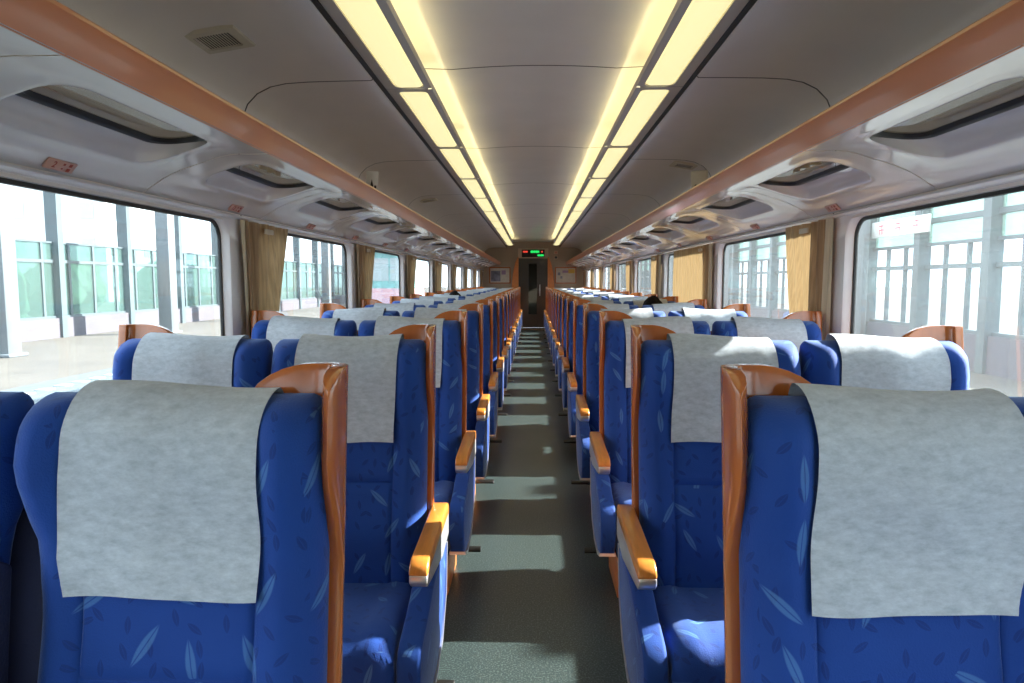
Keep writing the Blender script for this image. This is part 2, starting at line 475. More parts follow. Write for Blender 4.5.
while y < Y1:
    a, b2 = max(y, Y0), min(y + 2, Y1)
    if b2 - a > 0.05:
        if b2 - a > 1.99:
            ms_ = (sp_l, sp_r, cp_m)
            off_ = a
        else:
            ms_ = (extrude_profile('side_panel', [(-x, z) for x, z in side_prof], a + G, b2 - G), extrude_profile('side_panel', side_prof, a + G, b2 - G), extrude_profile('centre_panel', cen_prof, a + G, b2 - G))
            off_ = 0
        link('side_panel', ms_[0], 'ceiling_side', ceil, (0, off_, 0))
        link('side_panel', ms_[1], 'ceiling_side', ceil, (0, off_, 0))
        link('centre_panel', ms_[2], 'ceiling_panel', ceil, (0, off_ + (0.34 if off_ else 0), 0))
    y += 2.0
tn = 4
for sx in (-1, 1):
    t = link(f'trim_{tn}', boxmesh('groove', sx * 0.690 if sx > 0 else -0.712, sx * 0.712 if sx > 0 else -0.690, Y0, Y1, LZ - 0.004, LZ + 0.03), 'black_rubber')
    tag(t, f'thin black groove beside the ceiling lamps on the {SIDE[sx]} side', 'trim', kind='structure'); tn += 1

# lamps: strips of 1.4 m fluorescent boxes either side of the centre panel
LL = 1.40
fr_in = rrect(0, 0, 0.135, LL - 0.07, 0.03, 6, 4)
nf = len(fr_in)
def lamp_frame(sx):
    rings = []
    for t in (0, 1):
        rings.append([(sx * ((1 - t) * (0.5825 + u * 0.1075) + t * (0.572 + x)), (1 - t) * v * (LL / 2 - 0.002) + t * y, LZ - (0.004 if t else 0)) for x, y, u, v in fr_in])
    rings.append([(sx * (0.572 + x * 0.985), y * 0.998, LZ + 0.012) for x, y, u, v in fr_in])
    vs = [p for r in rings for p in r]; fs = bridge(3, nf)
    n = len(vs)                      # upstand towards the centre panel
    for z in (LZ, LZ + 0.030):
        for yy in (-LL / 2, LL / 2): vs.append((sx * 0.475, yy, z))
    fs.append((n, n + 1, n + 3, n + 2))
    return pmesh('lamp_frame', vs, fs, True, 30)
def lamp_diff(sx):
    rings = []
    for s, dz in ((1.0, 0.010), (0.97, 0.002), (0.85, -0.006), (0.5, -0.010)):
        rings.append([(sx * (0.572 + x * s), y * (1 - (1 - s) * 0.12), LZ + dz) for x, y, u, v in fr_in])
    return pmesh('diffuser', [p for r in rings for p in r], bridge(len(rings), nf, True), True, 60)
def lamp_cove(sx):
    return boxmesh('cove_tube', min(sx * 0.478, sx * 0.50), max(sx * 0.478, sx * 0.50), -LL / 2 + 0.05, LL / 2 - 0.05, LZ + 0.012, LZ + 0.030)
for sx in (-1, 1):
    fm, dm, vm = lamp_frame(sx), lamp_diff(sx), lamp_cove(sx)
    k = -4
    while True:
        yc = 3.27 + LL / 2 + LL * k
        if yc + LL / 2 > Y1 + 0.01: break
        if yc - LL / 2 > Y0 - 0.3:
            lt = empty('ceiling_lamp', (0, yc, 0))
            tag(lt, f'long warm yellow ceiling lamp, {ORD[10 - k]} from the end door on the {SIDE[sx]} side', 'lamp', f'ceiling lamps on the {SIDE[sx]} side')
            link('lamp_frame', fm, 'light_frame', lt)
            link('diffuser', dm, 'lamp_glow', lt)
            link('cove_tube', vm, 'cove_glow', lt)
        k += 1

# ceiling vents
def vent(sx, yc, label):
    o = empty('ceiling_vent', (sx * 1.13, yc, LZ - 0.033))
    o.rotation_euler = (0, sx * 0.16, 0)
    tag(o, label, 'vent', 'ceiling air vents')
    r_in = rrect(0, 0, 0.13, 0.13, 0.008, 2, 2); n = len(r_in)
    rings = [[(u * 0.10, v * 0.10, 0.004) for x, y, u, v in r_in], [(u * 0.095, v * 0.095, -0.008) for x, y, u, v in r_in], [(x, y, -0.009) for x, y, u, v in r_in], [(x, y, 0.004) for x, y, u, v in r_in]]
    link('frame', pmesh('vent_frame', [p for r in rings for p in r], bridge(4, n), False), 'vent_beige', o)
    link('backing', boxmesh('backing', -0.066, 0.066, -0.066, 0.066, -0.002, 0.002), 'vent_dark', o)
    sm = boxmesh('slat', -0.0012, 0.0012, -0.066, 0.066, -0.005, -0.002)
    for i in range(13): link('slat', sm, 'vent_beige', o, (-0.06 + i * 0.01, 0, 0))
vent(-1, 2.50, 'square beige ceiling grille nearer the row plate marked 2')
vent(1, 5.24, 'square beige ceiling grille on the sunny side')
vent(-1, 7.4, 'square beige ceiling grille midway along the shaded side')

# luggage racks
rack_prof = [(0.876, EYE + 0.424), (0.92, EYE + 0.421), (1.0, EYE + 0.424), (1.05, EYE + 0.415), (1.10, EYE + 0.398), (1.18, EYE + 0.374), (1.235, EYE + 0.350), (1.285, EYE + 0.320), (1.318, EYE + 0.288)]
def rprof(x):
    return sum(linterp(rack_prof, min(1.318, max(0.876, x + d))) for d in (-0.03, -0.02, -0.01, 0, 0.01, 0.02, 0.03)) / 7
hole = rrect(0, 0, 0.68, 0.225, 0.085, 8, 8)     # along the car, across the car
nh = len(hole)
HX = 1.095
FXC, FW, FL = 1.068, 0.185, 0.645
ZG = EYE + 0.432
def rack_panel(sx):
    rings = []
    for t in (0, 0.2, 0.4, 0.6, 0.75, 0.86, 0.94, 1.0):
        ring = []
        for a, c, u, v in hole:
            oy = u * 0.497; ox = 0.877 if v <= -1 else (1.317 if v >= 1 else HX + (v * (1.317 - HX) if v > 0 else v * (HX - 0.877)))
            yy = (1 - t) * oy + t * a; xx = (1 - t) * ox + t * (HX + c)
            bump = 0.004 * math.exp(-((t - 0.90) / 0.13) ** 2)
            ring.append((sx * xx, yy, rprof(xx) - bump))
        rings.append(ring)
    fr_ = rrect(0, 0, FL + 0.024, FW + 0.024, 0.076, 8, 8)
    for t, q in ((0.10, 0.30), (0.30, 0.55), (0.65, 0.82), (1.0, 1.0)):
        ring = []
        for (a, c, u, v), (a2, c2, u2, v2) in zip(hole, fr_):
            z0_ = rprof(HX + c); z1_ = ZG + 0.004 - 0.10 * c2
            ring.append((sx * ((HX + c) * (1 - t) + (FXC + c2) * t), a * (1 - t) + a2 * t, z0_ * (1 - q) + z1_ * q))
        rings.append(ring)
    return pmesh('rack_panel', [p for r in rings for p in r], bridge(len(rings), nh), True, 50)
def rack_frame(sx):
    rings = []
    for g, dz in ((-0.012, 0.004), (-0.004, -0.006), (0.006, -0.008), (0.012, -0.003), (0.018, -0.006), (0.024, 0.004)):
        r_ = rrect(0, 0, FL - 2 * g, FW - 2 * g, 0.07 - g * 0.5, 8, 8)
        rings.append([(sx * (FXC + c), a, ZG + dz - 0.10 * (c)) for a, c, u, v in r_])
    return pmesh('rack_window_frame', [p for r in rings for p in r], bridge(len(rings), nh), True, 60)
def rack_pane(sx):
    r_ = rrect(0, 0, FL - 0.03, FW - 0.03, 0.06, 8, 8)
    return pmesh('rack_pane', [(sx * (FXC + c), a, ZG + 0.002 - 0.10 * c) for a, c, u, v in r_], [tuple(range(len(r_)))], False)
for sx in (-1, 1):
    R = empty('luggage_rack', (sx * 1.1, 0, EYE + 0.42))
    tag(R, f'overhead luggage rack with orange edge and small windows on the {SIDE[sx]} side', 'luggage rack', 'overhead luggage racks')
    inv = (-sx * 1.1, 0, -(EYE + 0.42))
    lp = [(0.884, 0.421), (0.881, 0.4215), (0.8585, 0.486), (0.857, 0.493), (0.859, 0.501), (0.864, 0.506), (0.872, 0.508), (0.884, 0.508)]
    lipm = extrude_profile('lip', [(sx * x_, EYE + z_) for x_, z_ in lp], Y0, Y1, True, True, 25)
    link('edge_rail', lipm, 'lip_orange', R, inv)
    pm_, fm_, gm_ = rack_panel(sx), rack_frame(sx), rack_pane(sx)
    for k in range(-4, 17):
        yc = 1.80 + k
        if yc - 0.5 < Y0 - 0.4 or yc + 0.5 > Y1 + 0.5: continue
        last = yc + 0.5 > Y1
        if last: yc = 17.74
        p = link('rack_panel', pm_, 'rack_plastic', R, (inv[0], yc, inv[2]))
        if last: p.scale = (1, 0.88, 1)
        link('window_frame', fm_, 'black_rubber', p)
        link('pane', gm_, 'rack_glass', p)

# row plates under the rack
def row_plate(sx, yc, num, label):
    o = empty('row_plate', (sx * 1.2825, yc, EYE + 0.3115))
    # faces the aisle, tilted downwards with the panel
    ang = math.atan2(0.037, 0.033)
    o.rotation_euler = (PI / 2 + 0.72, 0, PI / 2 if sx < 0 else -PI / 2)
    tag(o, label, 'sign', 'row number plates')
    link('plate', boxmesh('plate', -0.056, 0.056, -0.016, 0.016, -0.004, 0.0015, 0.0008, 1), 'plate_pink', o)
    link('numeral', text_mesh(num, 0.028, 'text_red'), None, o, (-0.026, 0, 0.002))
    gm = boxmesh('glyph', -0.005, 0.005, -0.004, 0.004, 0, 0.0006)
    for (gx, gy, s) in ((0.008, 0.007, 0.8), (0.033, 0.007, 1.2), (0.008, -0.007, 0.6), (0.033, -0.008, 1.3)):
        g = link('glyph', gm, 'text_red', o, (gx, gy, 0.0018)); g.scale = (s, s, 1)
for i, k in enumerate(range(0, 6)):
    row_plate(-1, 1.85 + 1.10 * k if k < 2 else 1.95 + k, '2' if k == 0 else '12', 'pink row plate with a red 2 above the window' if k == 0 else f'small pink row plate, {ORD[i]} one beyond the plate marked 2')
    if k: row_plate(1, 1.98 + 1.03 * k, '1', f'small orange row plate under the rack, {ORD[k]} one on the sunny side')

# little signs behind the rack edge
o = empty('rack_sign', (-0.97, 4.15, EYE + 0.575)); o.rotation_euler = (0.5, 0, 0.35)
tag(o, 'small white card sign with black pictogram behind the rack edge', 'sign')
link('card', boxmesh('card', -0.035, 0.035, -0.003, 0.003, -0.10, 0.085, 0.001, 1), 'sign_white', o)
link('pictogram', pmesh('pictogram', [(-0.022, -0.0045, -0.06), (-0.004, -0.0045, 0.04), (0.006, -0.0045, 0.0), (0.002, -0.0045, -0.06), (0.012, -0.0045, -0.06), (0.012, -0.0045, 0.0), (0.024, -0.0045, 0.0), (0.024, -0.0045, -0.06)], [(0, 1, 2, 3), (4, 5, 6, 7)], False), 'text_black', o)
o = empty('ceiling_speaker', (0.99, 4.2, EYE + 0.575)); o.rotation_euler = (0.35, 0, -0.45)
tag(o, 'small cream box with one dark knob above the sunny rack', 'speaker')
link('case', boxmesh('case', -0.04, 0.06, -0.02, 0.02, -0.09, 0.085, 0.012, 3), 'sign_cream', o)
bm = bmesh.new(); bmesh.ops.create_cone(bm, segments=16, radius1=0.009, radius2=0.007, depth=0.012, cap_ends=True, matrix=Matrix.Translation((-0.01, -0.024, 0.0)) @ Matrix.Rotation(PI / 2, 4, 'X'))
me = bpy.data.meshes.new('knob'); bm.to_mesh(me); bm.free()
link('knob', me, 'text_black', o)

# ---------------------------------------------------------------- end wall and door
DW, DZ = 0.385, 1.85
E_ = empty('wall_front', (0, Y1, 0))
tag(E_, 'beige end wall with a dark door and two posters', 'wall', kind='structure')
for (x0, x1, z0, z1) in ((-1.36, -DW - 0.0, 0, 2.33), (DW + 0.0, 1.36, 0, 2.33), (-DW, DW, DZ, 2.33)):
    link('wall_panel', boxmesh('end_panel', x0, x1, 0, 0.06, z0, z1), 'end_wall', E_)
for sx in (-1, 1):
    poly = [(0.385, 0.0), (0.60, 0.0), (0.575, 0.9), (0.555, 1.25), (0.52, 1.5), (0.47, 1.72), (0.41, 1.85), (0.385, 1.88)]
    n = len(poly)
    vs = [(sx * x, -0.12, z) for x, z in poly] + [(sx * x, 0.0, z) for x, z in poly]
    fs = [tuple(range(n)), tuple(range(2 * n - 1, n - 1, -1))] + [(i, (i + 1) % n, n + (i + 1) % n, n + i) for i in range(n)]
    t = link(f'trim_{tn}', pmesh('door_pilaster', vs, fs, False, fix=True), 'wood_base', None, (0, Y1, 0))
    tag(t, f'tapering orange wooden pilaster beside the end door on the {SIDE[sx]} side', 'trim', kind='structure'); tn += 1
d = empty('door_1', (0, Y1, 0))
tag(d, 'dark sliding end door with a tall narrow pane', 'door', kind='structure')
for (x0, x1, z0, z1) in ((-DW, -0.12, 0, DZ), (0.10, DW, 0, DZ), (-0.12, 0.10, 0, 0.35), (-0.12, 0.10, 1.70, DZ)):
    link('door_leaf', boxmesh('leaf', x0, x1, 0.02, 0.06, z0, z1), 'door_dark', d)
link('pane', boxmesh('door_pane', -0.12, 0.10, 0.035, 0.045, 0.35, 1.70), 'door_glass', d)
link('handle', boxmesh('handle', 0.17, 0.19, -0.01, 0.02, 0.85, 1.15, 0.006), 'silver', d)
tag(link('wall_back', boxmesh('wall_back', -1.36, 1.36, Y0 - 0.06, Y0, 0, 2.33), 'end_wall'), 'beige wall at the other end of the car', 'wall', kind='structure')
v_ = link('wall_vestibule', boxmesh('vestibule', -0.6, 0.6, Y1 + 0.08, Y1 + 0.12, 0, 2.2), 'door_dark')
tag(v_, 'dark vestibule wall beyond the end door', 'wall', kind='structure')

o = empty('led_display', (0, Y1 - 0.05, 1.965))
tag(o, 'black LED display with red and green lettering above the end door', 'display')
link('case', boxmesh('case', -0.30, 0.30, 0.0, 0.05, -0.10, 0.10, 0.006, 1), 'text_black', o)
link('surround', boxmesh('surround', -0.40, 0.40, 0.025, 0.05, -0.125, 0.135, 0.004, 1), 'sign_cream', o)
pix = boxmesh('led_bar', -0.008, 0.008, -0.004, 0, -0.03, 0.03)
def leds(name, mat, x0, x1, z, h):
    x = x0; i = 0
    while x < x1:
        g = link(name, pix, None, o, (x, -0.001, z)); g.scale = (1, 1, h * (1 if i % 3 else 0.75)); i += 1
        if not pix.materials: pix.materials.append(None)
        g.material_slots[0].link = 'OBJECT'; g.material_slots[0].material = MATS[mat]
        x += 0.021
leds('red_character', 'led_red', -0.26, -0.15, 0.045, 0.8)
leds('green_character', 'led_green', -0.06, 0.16, 0.045, 1.1)
leds('red_character', 'led_red', 0.22, 0.26, 0.045, 0.8)
leds('green_character', 'led_green', 0.12, 0.28, -0.05, 0.9)

def poster(x0, x1, blocks, label):
    o = empty('poster', ((x0 + x1) / 2, Y1 - 0.02, 1.39))
    tag(o, label, 'poster')
    hw = (x1 - x0) / 2; hh = 0.215
    r_in = rrect(0, 0, 2 * hw - 0.05, 2 * hh - 0.05, 0.003, 2, 1); n = len(r_in)
    rings = [[(u * hw, 0.02, v * hh) for x, y, u, v in r_in], [(u * hw, -0.005, v * hh) for x, y, u, v in r_in], [(x, -0.005, y) for x, y, u, v in r_in], [(x, 0.02, y) for x, y, u, v in r_in]]
    link('frame', pmesh('poster_frame', [p for r in rings for p in r], bridge(4, n), False), 'wood_shell', o)
    link('print', boxmesh('print', -hw + 0.02, hw - 0.02, 0.008, 0.014, -hh + 0.02, hh - 0.02), 'poster_white', o)
    for (a, b3, c, d3, mt) in blocks:
        link('picture', boxmesh('picture', a * hw, b3 * hw, 0.006, 0.008, c * hh, d3 * hh), mt, o)
poster(-1.16, -0.60, ((-0.85, 0.05, -0.75, 0.55, 'poster_blue'), (0.15, 0.55, 0.1, 0.6, 'poster_purple')), 'framed poster with a dark blue picture beside the end door, shaded side')
poster(0.58, 1.14, ((0.25, 0.85, 0.25, 0.75, 'poster_yellow'), (-0.3, 0.25, 0.3, 0.6, 'poster_purple'), (-0.75, -0.5, 0.0, 0.35, 'poster_blue'), (-0.5, -0.3, -0.4, -0.1, 'poster_blue')), 'framed white poster with a yellow block beside the end door, sunny side')
for z, lab in ((1.99, 'upper small brown notice on the end wall beside the display'), (1.86, 'lower small grey notice on the end wall beside the display')):
    o = empty('wall_notice', (0.60, Y1 - 0.012, z))
    tag(o, lab, 'notice')
    link('plate', boxmesh('plate', -0.05, 0.05, 0.004, 0.012, -0.045, 0.045, 0.002, 1), 'sign_cream', o)
    link('symbol', boxmesh('symbol', -0.036, 0.036, 0.002, 0.004, -0.03, 0.03), 'plate_pink' if z > 1.9 else 'steel_grey', o)

# ---------------------------------------------------------------- seats
ZT, ZB = 1.064, 0.36
LEAN = 0.15
def lean(z): return -(1.10 - z) * LEAN
HWID = [(0.36, 0.214), (0.50, 0.206), (0.64, 0.196), (0.74, 0.194), (0.83, 0.203), (0.91, 0.225), (0.97, 0.236), (1.015, 0.233), (1.045, 0.230), (1.058, 0.223), (1.064, 0.212)]
HWOUT = [(0.36, 0.234), (0.90, 0.234), (0.97, 0.236), (1.02, 0.234), (1.045, 0.228), (1.058, 0.219), (1.064, 0.206)]
ZR = 1.000
def thick(s, z):
    """front and rear thickness of the back cushion at s (-1..1) across and height z"""
    a = abs(s)
    f = 0.060 + 0.020 * math.exp(-((z - 0.50) / 0.13) ** 2) + 0.020 * sstep(0.84, 0.97, z)
    wing = 0.034 * sstep(0.84, 0.97, z) + 0.018 * (1 - sstep(0.84, 0.97, z))
    f += wing * sstep(0.58, 0.80, a)
    f -= 0.007 * math.exp(-((a - 0.60) / 0.018) ** 2) * (1 - sstep(0.95, 1.0, z))
    if a < 0.60: f -= 0.009 * math.exp(-((z - 0.655) / 0.008) ** 2)
    e = max(0.0, 1 - a ** 7) ** 0.5
    g = 1.0
    if z > ZR:
        t = (z - ZR) / (ZT - ZR)
        g = max(0.0, 1 - t ** 2.2) ** 0.5
    return (f - 0.02) * e * g + 0.02 * e * g, 0.028 * e * g
def hw(z): return interp(HWID, z)
def hwo(z): return interp(HWOUT, z)
SV = [math.sin(PI / 2 * t) for t in [i / 17.0 for i in range(-17, 18)]]
SV = sorted(set(SV + [0.56, 0.58, 0.60, 0.62, 0.64, -0.56, -0.58, -0.60, -0.62, -0.64]))
ZV = [ZB + (ZR - ZB) * i / 22 for i in range(23)] + [0.645, 0.655, 0.665] + [ZR + (ZT - ZR) * math.sin(PI / 2 * i / 9) for i in range(1, 10)]
ZV = sorted(set(ZV))
def make_back(out):
    vs = []; fs = []
    nS, nZ = len(SV), len(ZV)
    for side in (0, 1):
        for z in ZV:
            for s in SV:
                tf, tb = thick(s, z)
                y = lean(z) - 0.030 - tf if side == 0 else lean(z) - 0.030 + tb
                vs.append((s * (hwo(z) if s * out > 0 else hw(z)), y, z))
    o = nS * nZ
    for i in range(nZ - 1):
        for j in range(nS - 1):
            a = i * nS + j
            fs.append((a, a + 1, a + nS + 1, a + nS))
            fs.append((o + a, o + a + nS, o + a + nS + 1, o + a + 1))
    for j in range(nS - 1): fs.append((j, o + j, o + j + 1, j + 1))
    return pmesh('backrest', vs, fs, True, 60, fix=True)
def make_cover(seed):
    rnd = random.Random(seed)
    ph = [rnd.uniform(0, 6.3) for _ in range(6)]
    nu = 19
    path = []
    zb = 0.776 + rnd.uniform(-0.006, 0.006)
    zt = ZT + 0.010
    zr = ZR - 0.004
    for i in range(20): path.append((0, zb + (zr - zb) * i / 19))
    for i in range(1, 9): path.append((0, zr + (zt - zr) * math.sin(PI / 2 * i / 9)))
    path.append((2, zt))
    for i in range(8, 0, -1): path.append((1, zr + (zt - zr) * math.sin(PI / 2 * i / 9)))
    for i in range(8): path.append((1, zr - 0.16 * i / 7))
    vs = []
    for pi_, (sd, z) in enumerate(path):
        for j in range(nu):
            t = j / (nu - 1) * 2 - 1
            half = 0.149 + 0.002 * math.sin(z * 16 + ph[0])
            x = t * half + 0.004 * math.sin(z * 9 + ph[1])
            s = x / 0.234
            zz = min(z, zt)
            a = abs(s)
            f = 0.060 + 0.020 * sstep(0.84, 0.97, zz) + 0.034 * sstep(0.62, 0.82, a) * sstep(0.84, 0.97, zz)
            tt = max(0.0, (zz - zr) / (zt - zr))
            g = max(0.0, 1 - tt ** 2.2) ** 0.5
            fr, bk = (f + 0.008) * g, 0.034 * g
            wav = 0.0022 * math.sin(x * 38 + ph[2] + z * 5) + 0.002 * math.sin(z * 31 + ph[3] + x * 13)
            hang = (1 - sstep(0.78, 0.93, zz)) * 0.002
            if sd == 0: y = lean(zz) - 0.030 - fr - wav - hang
            elif sd == 1: y = lean(zz) - 0.030 + bk + wav
            else: y = lean(zz) - 0.030
            dome = 0.006 * math.sin(x * 14 + ph[4]) * sstep(1.03, 1.08, zz) + 0.004 * sstep(1.03, 1.08, zz)
            vs.append((x, y, zz + dome + (0.003 * math.sin(x * 20 + ph[5]) if pi_ == 0 else 0)))
    n = len(path)
    fs = [(i * nu + j, i * nu + j + 1, (i + 1) * nu + j + 1, (i + 1) * nu + j) for i in range(n - 1) for j in range(nu - 1)]
    return pmesh('headrest_cover', vs, fs, True, 70)
def make_cushion():
    xs = [math.sin(PI / 2 * i / 12) for i in range(-12, 13)]
    ts = [1 - math.cos(PI / 2 * i / 6) for i in range(1, 7)]
    prof = []                                    # (y, ztop) from back to front then down the nose
    vs = []; rows = []
    yb, yf = -0.16, -0.565
    path = [(yb, 0.372), (-0.22, 0.374), (-0.30, 0.378), (-0.38, 0.386), (-0.47, 0.394), (-0.53, 0.396), (-0.563, 0.390), (-0.585, 0.374), (-0.597, 0.350), (-0.600, 0.31), (-0.593, 0.26), (-0.58, 0.215), (-0.565, 0.20)]
    for (y, z) in path:
        for s in xs:
            a = abs(s)
            e = max(0.0, 1 - a ** 8) ** 0.5
            top = z + (0.012 * sstep(0.55, 0.75, a) - 0.006 * math.exp(-((a - 0.57) / 0.03) ** 2)) * (1 if z > 0.3 else 0)
            drop = (1 - e) * 0.045
            yy = y + (1 - e) * 0.03 * (1 if z < 0.37 else 0.2)
            vs.append((s * 0.226, yy, top - drop if z > 0.25 else z))
    n = len(xs)
    fs = [(i * n + j, i * n + j + 1, (i + 1) * n + j + 1, (i + 1) * n + j) for i in range(len(path) - 1) for j in range(n - 1)]
    # sides and underside
    base = len(vs)
    for j in (0, n - 1):
        ids = [i * n + j for i in range(len(path))]
        k0 = len(vs)
        vs.append((xs[j] * 0.226, yb, 0.20))
        fs.append(tuple(ids + [k0]))
    fs.append((base, base + 1) + tuple((len(path) - 1) * n + j for j in range(n - 1, -1, -1)))
    fs.append((base + 1, base) + tuple(j for j in range(n)))
    return pmesh('seat_cushion', vs, fs, True, 55, fix=True)
def make_shell(aisle):
    OX = 0.492; TH = 0.024; RB = 0.045; YB = -0.020
    # plan path of the outer face: aisle flange, corner, back, corner, window flange
    def top(x):
        a = abs(x)
        if a > 0.43: return 1.106
        t = min(1, (0.43 - a) / 0.118)
        return 1.016 + 0.090 * math.sqrt(max(0, 1 - t * t))
    def fy(z, sgn): return -(0.070 if sgn == aisle else 0.0) * sstep(0.80, 0.98, z) - 0.024 - 0.010 * (1 - sstep(0.45, 0.75, z))
    path = []
    for i in range(6): path.append(('f', i / 5.0))
    for i in range(1, 7): path.append(('c', i / 7.0 * PI / 2))
    bxs = [0.425, 0.415, 0.40, 0.38, 0.36, 0.34, 0.32, 0.30, 0.285, 0.26, 0.13, 0.0]
    seq = [('r',) + p for p in path] + [('b', x) for x in bxs] + [('b', -x) for x in reversed(bxs[:-1])] + [('l',) + p for p in reversed(path)]
    zs = [0.0, 0.12, 0.24, 0.36, 0.48, 0.58, 0.66, 0.74, 0.81, 0.87, 0.92, 0.96, 0.985, 1.0]
    ZB0 = 0.29
    def pt(q, zt_frac, inner):
        off = TH if inner else 0.0
        if q[0] == 'b':
            x = q[1]; tz = top(x); z = ZB0 + (tz - ZB0) * zt_frac
            return (x, lean(z) + YB + RB - 0.0 - off, z)
        sgn = 1 if q[0] == 'r' else -1
        if q[1] == 'f':
            tz = 1.106 - 0.030 * (1 - q[2]) ** 2.5
            z = ZB0 + (tz - ZB0) * zt_frac
            y = fy(z, sgn) + (YB - fy(z, sgn)) * q[2]
            o2 = off * (0.35 + 0.65 * min(1, q[2] * 4)) if inner else (0.3 * TH * (1 - min(1, q[2] * 4)))
            return (sgn * (OX - o2), lean(z) + y, z)
        a = q[2]; r = RB - off
        z = ZB0 + (1.106 - ZB0) * zt_frac
        return (sgn * (OX - RB + r * math.cos(a)), lean(z) + YB + r * math.sin(a), z)
    nq, nz = len(seq), len(zs)
    vs = [pt(q, t, inn) for inn in (False, True) for t in zs for q in seq]
    # round the top rim a little
    o = nq * nz; fs = []
    for i in range(nz - 1):
        for j in range(nq - 1):
            a = i * nq + j
            fs.append((a, a + 1, a + nq + 1, a + nq)); fs.append((o + a, o + a + nq, o + a + nq + 1, o + a + 1))
    for j in range(nq - 1):
        a = (nz - 1) * nq + j
        fs.append((a, a + 1, o + a + 1, o + a)); fs.append((j, o + j, o + j + 1, j + 1))
    for i in range(nz - 1):
        for j in (0, nq - 1):
            a = i * nq + j
            fs.append((a, a + nq, o + a + nq, o + a))
    me = pmesh('back_shell', vs, fs, False, fix=True)
    bm = bmesh.new(); bm.from_mesh(me)
    es = [e for e in bm.edges if len(e.link_faces) == 2 and e.calc_face_angle(0) > 1.0]
    bmesh.ops.bevel(bm, geom=es, offset=0.0045, segments=2, profile=0.5, affect='EDGES', clamp_overlap=True)
    bm.to_mesh(me); bm.free()
    me.polygons.foreach_set('use_smooth', [True] * len(me.polygons))
    me.set_sharp_from_angle(angle=math.radians(45))
    return me
def prism_x(name, poly, x0, x1, bev=0.0, seg=2):
    n = len(poly)
    vs = [(x0, y, z) for y, z in poly] + [(x1, y, z) for y, z in poly]
    fs = [tuple(range(n)), tuple(range(2 * n - 1, n - 1, -1))] + [(i, (i + 1) % n, n + (i + 1) % n, n + i) for i in range(n)]
    me = pmesh(name, vs, fs, False, fix=True)
    if bev > 0:
        bm = bmesh.new(); bm.from_mesh(me)
        es = [e for e in bm.edges if e.calc_face_angle(0) > 1.0]
        bmesh.ops.bevel(bm, geom=es, offset=bev, segments=seg, profile=0.5, affect='EDGES', clamp_overlap=True)
        bm.to_mesh(me); bm.free()
    me.polygons.foreach_set('use_smooth', [True] * len(me.polygons))
    me.set_sharp_from_angle(angle=math.radians(45))
    return me
# armrest pieces, centred on x = 0, aisle flange at local +-0.50
arm_top = prism_x('arm_cap', [(-0.490, 0.520), (-0.490, 0.532), (-0.480, 0.545), (-0.458, 0.555), (-0.10, 0.572), (-0.075, 0.570), (-0.062, 0.556), (-0.062, 0.532)], -0.0235, 0.0235, 0.005, 2)
arm_rail = prism_x('arm_rail', [(-0.492, 0.505), (-0.492, 0.524), (-0.062, 0.536), (-0.062, 0.470), (-0.20, 0.452), (-0.40, 0.478), (-0.475, 0.490)], -0.0225, 0.0225, 0.004, 2)
panel_poly = [(-0.555, 0.200), (-0.583, 0.26), (-0.590, 0.31), (-0.585, 0.35), (-0.568, 0.376), (-0.535, 0.392), (-0.45, 0.412), (-0.36, 0.446), (-0.14, 0.470), (-0.105, 0.45), (-0.135, 0.32), (-0.22, 0.225), (-0.33, 0.185), (-0.47, 0.180)]
side_panel = prism_x('side_panel', panel_poly, -0.030, 0.028, 0.010, 3)
tp = [(-0.100, 0.46), (-0.130, 0.315), (-0.217, 0.216), (-0.33, 0.173), (-0.47, 0.167), (-0.565, 0.196)]
tq = [(-0.560, 0.206), (-0.47, 0.179), (-0.33, 0.184), (-0.222, 0.226), (-0.140, 0.32), (-0.112, 0.46)]
side_trim = prism_x('side_trim', tp + tq, -0.030, 0.032)
side_trim_l = prism_x('side_trim', tp + tq, -0.032, 0.030)
back_m, cush_m, shell_m = {-1: make_back(-1), 1: make_back(1)}, make_cushion(), {-1: make_shell(1), 1: make_shell(-1)}
covers = [make_cover(k) for k in range(6)]
base_m = boxmesh('base', -0.455, 0.455, -0.50, -0.20, 0.0, 0.17, 0.006, 2)
pan_m = boxmesh('seat_pan', -0.46, 0.46, -0.52, -0.17, 0.17, 0.215, 0.006, 2)
mid_m = prism_x('centre_arm', [(-0.33, 0.36), (-0.31, 0.56), (-0.24, 0.80), (-0.16, 0.84), (-0.13, 0.82), (-0.19, 0.36)], -0.016, 0.016, 0.006, 2)
sheet_b = prism_x('navy_sheet', [(lean(0.30) - 0.012, 0.30), (lean(0.30) - 0.001, 0.30), (lean(1.0) - 0.001, 1.0), (lean(1.0) - 0.012, 1.0)], -0.43, 0.43)  # flat navy sheet over the inner face of the shell
pedal_m = prism_x('pedal', [(-0.015, 0.075), (-0.02, 0.085), (0.012, 0.095), (0.02, 0.085)], -0.05, 0.05, 0.004, 2)
lever_m = boxmesh('lever', -0.014, 0.014, -0.009, 0.009, 0.072, 0.088, 0.003, 1)

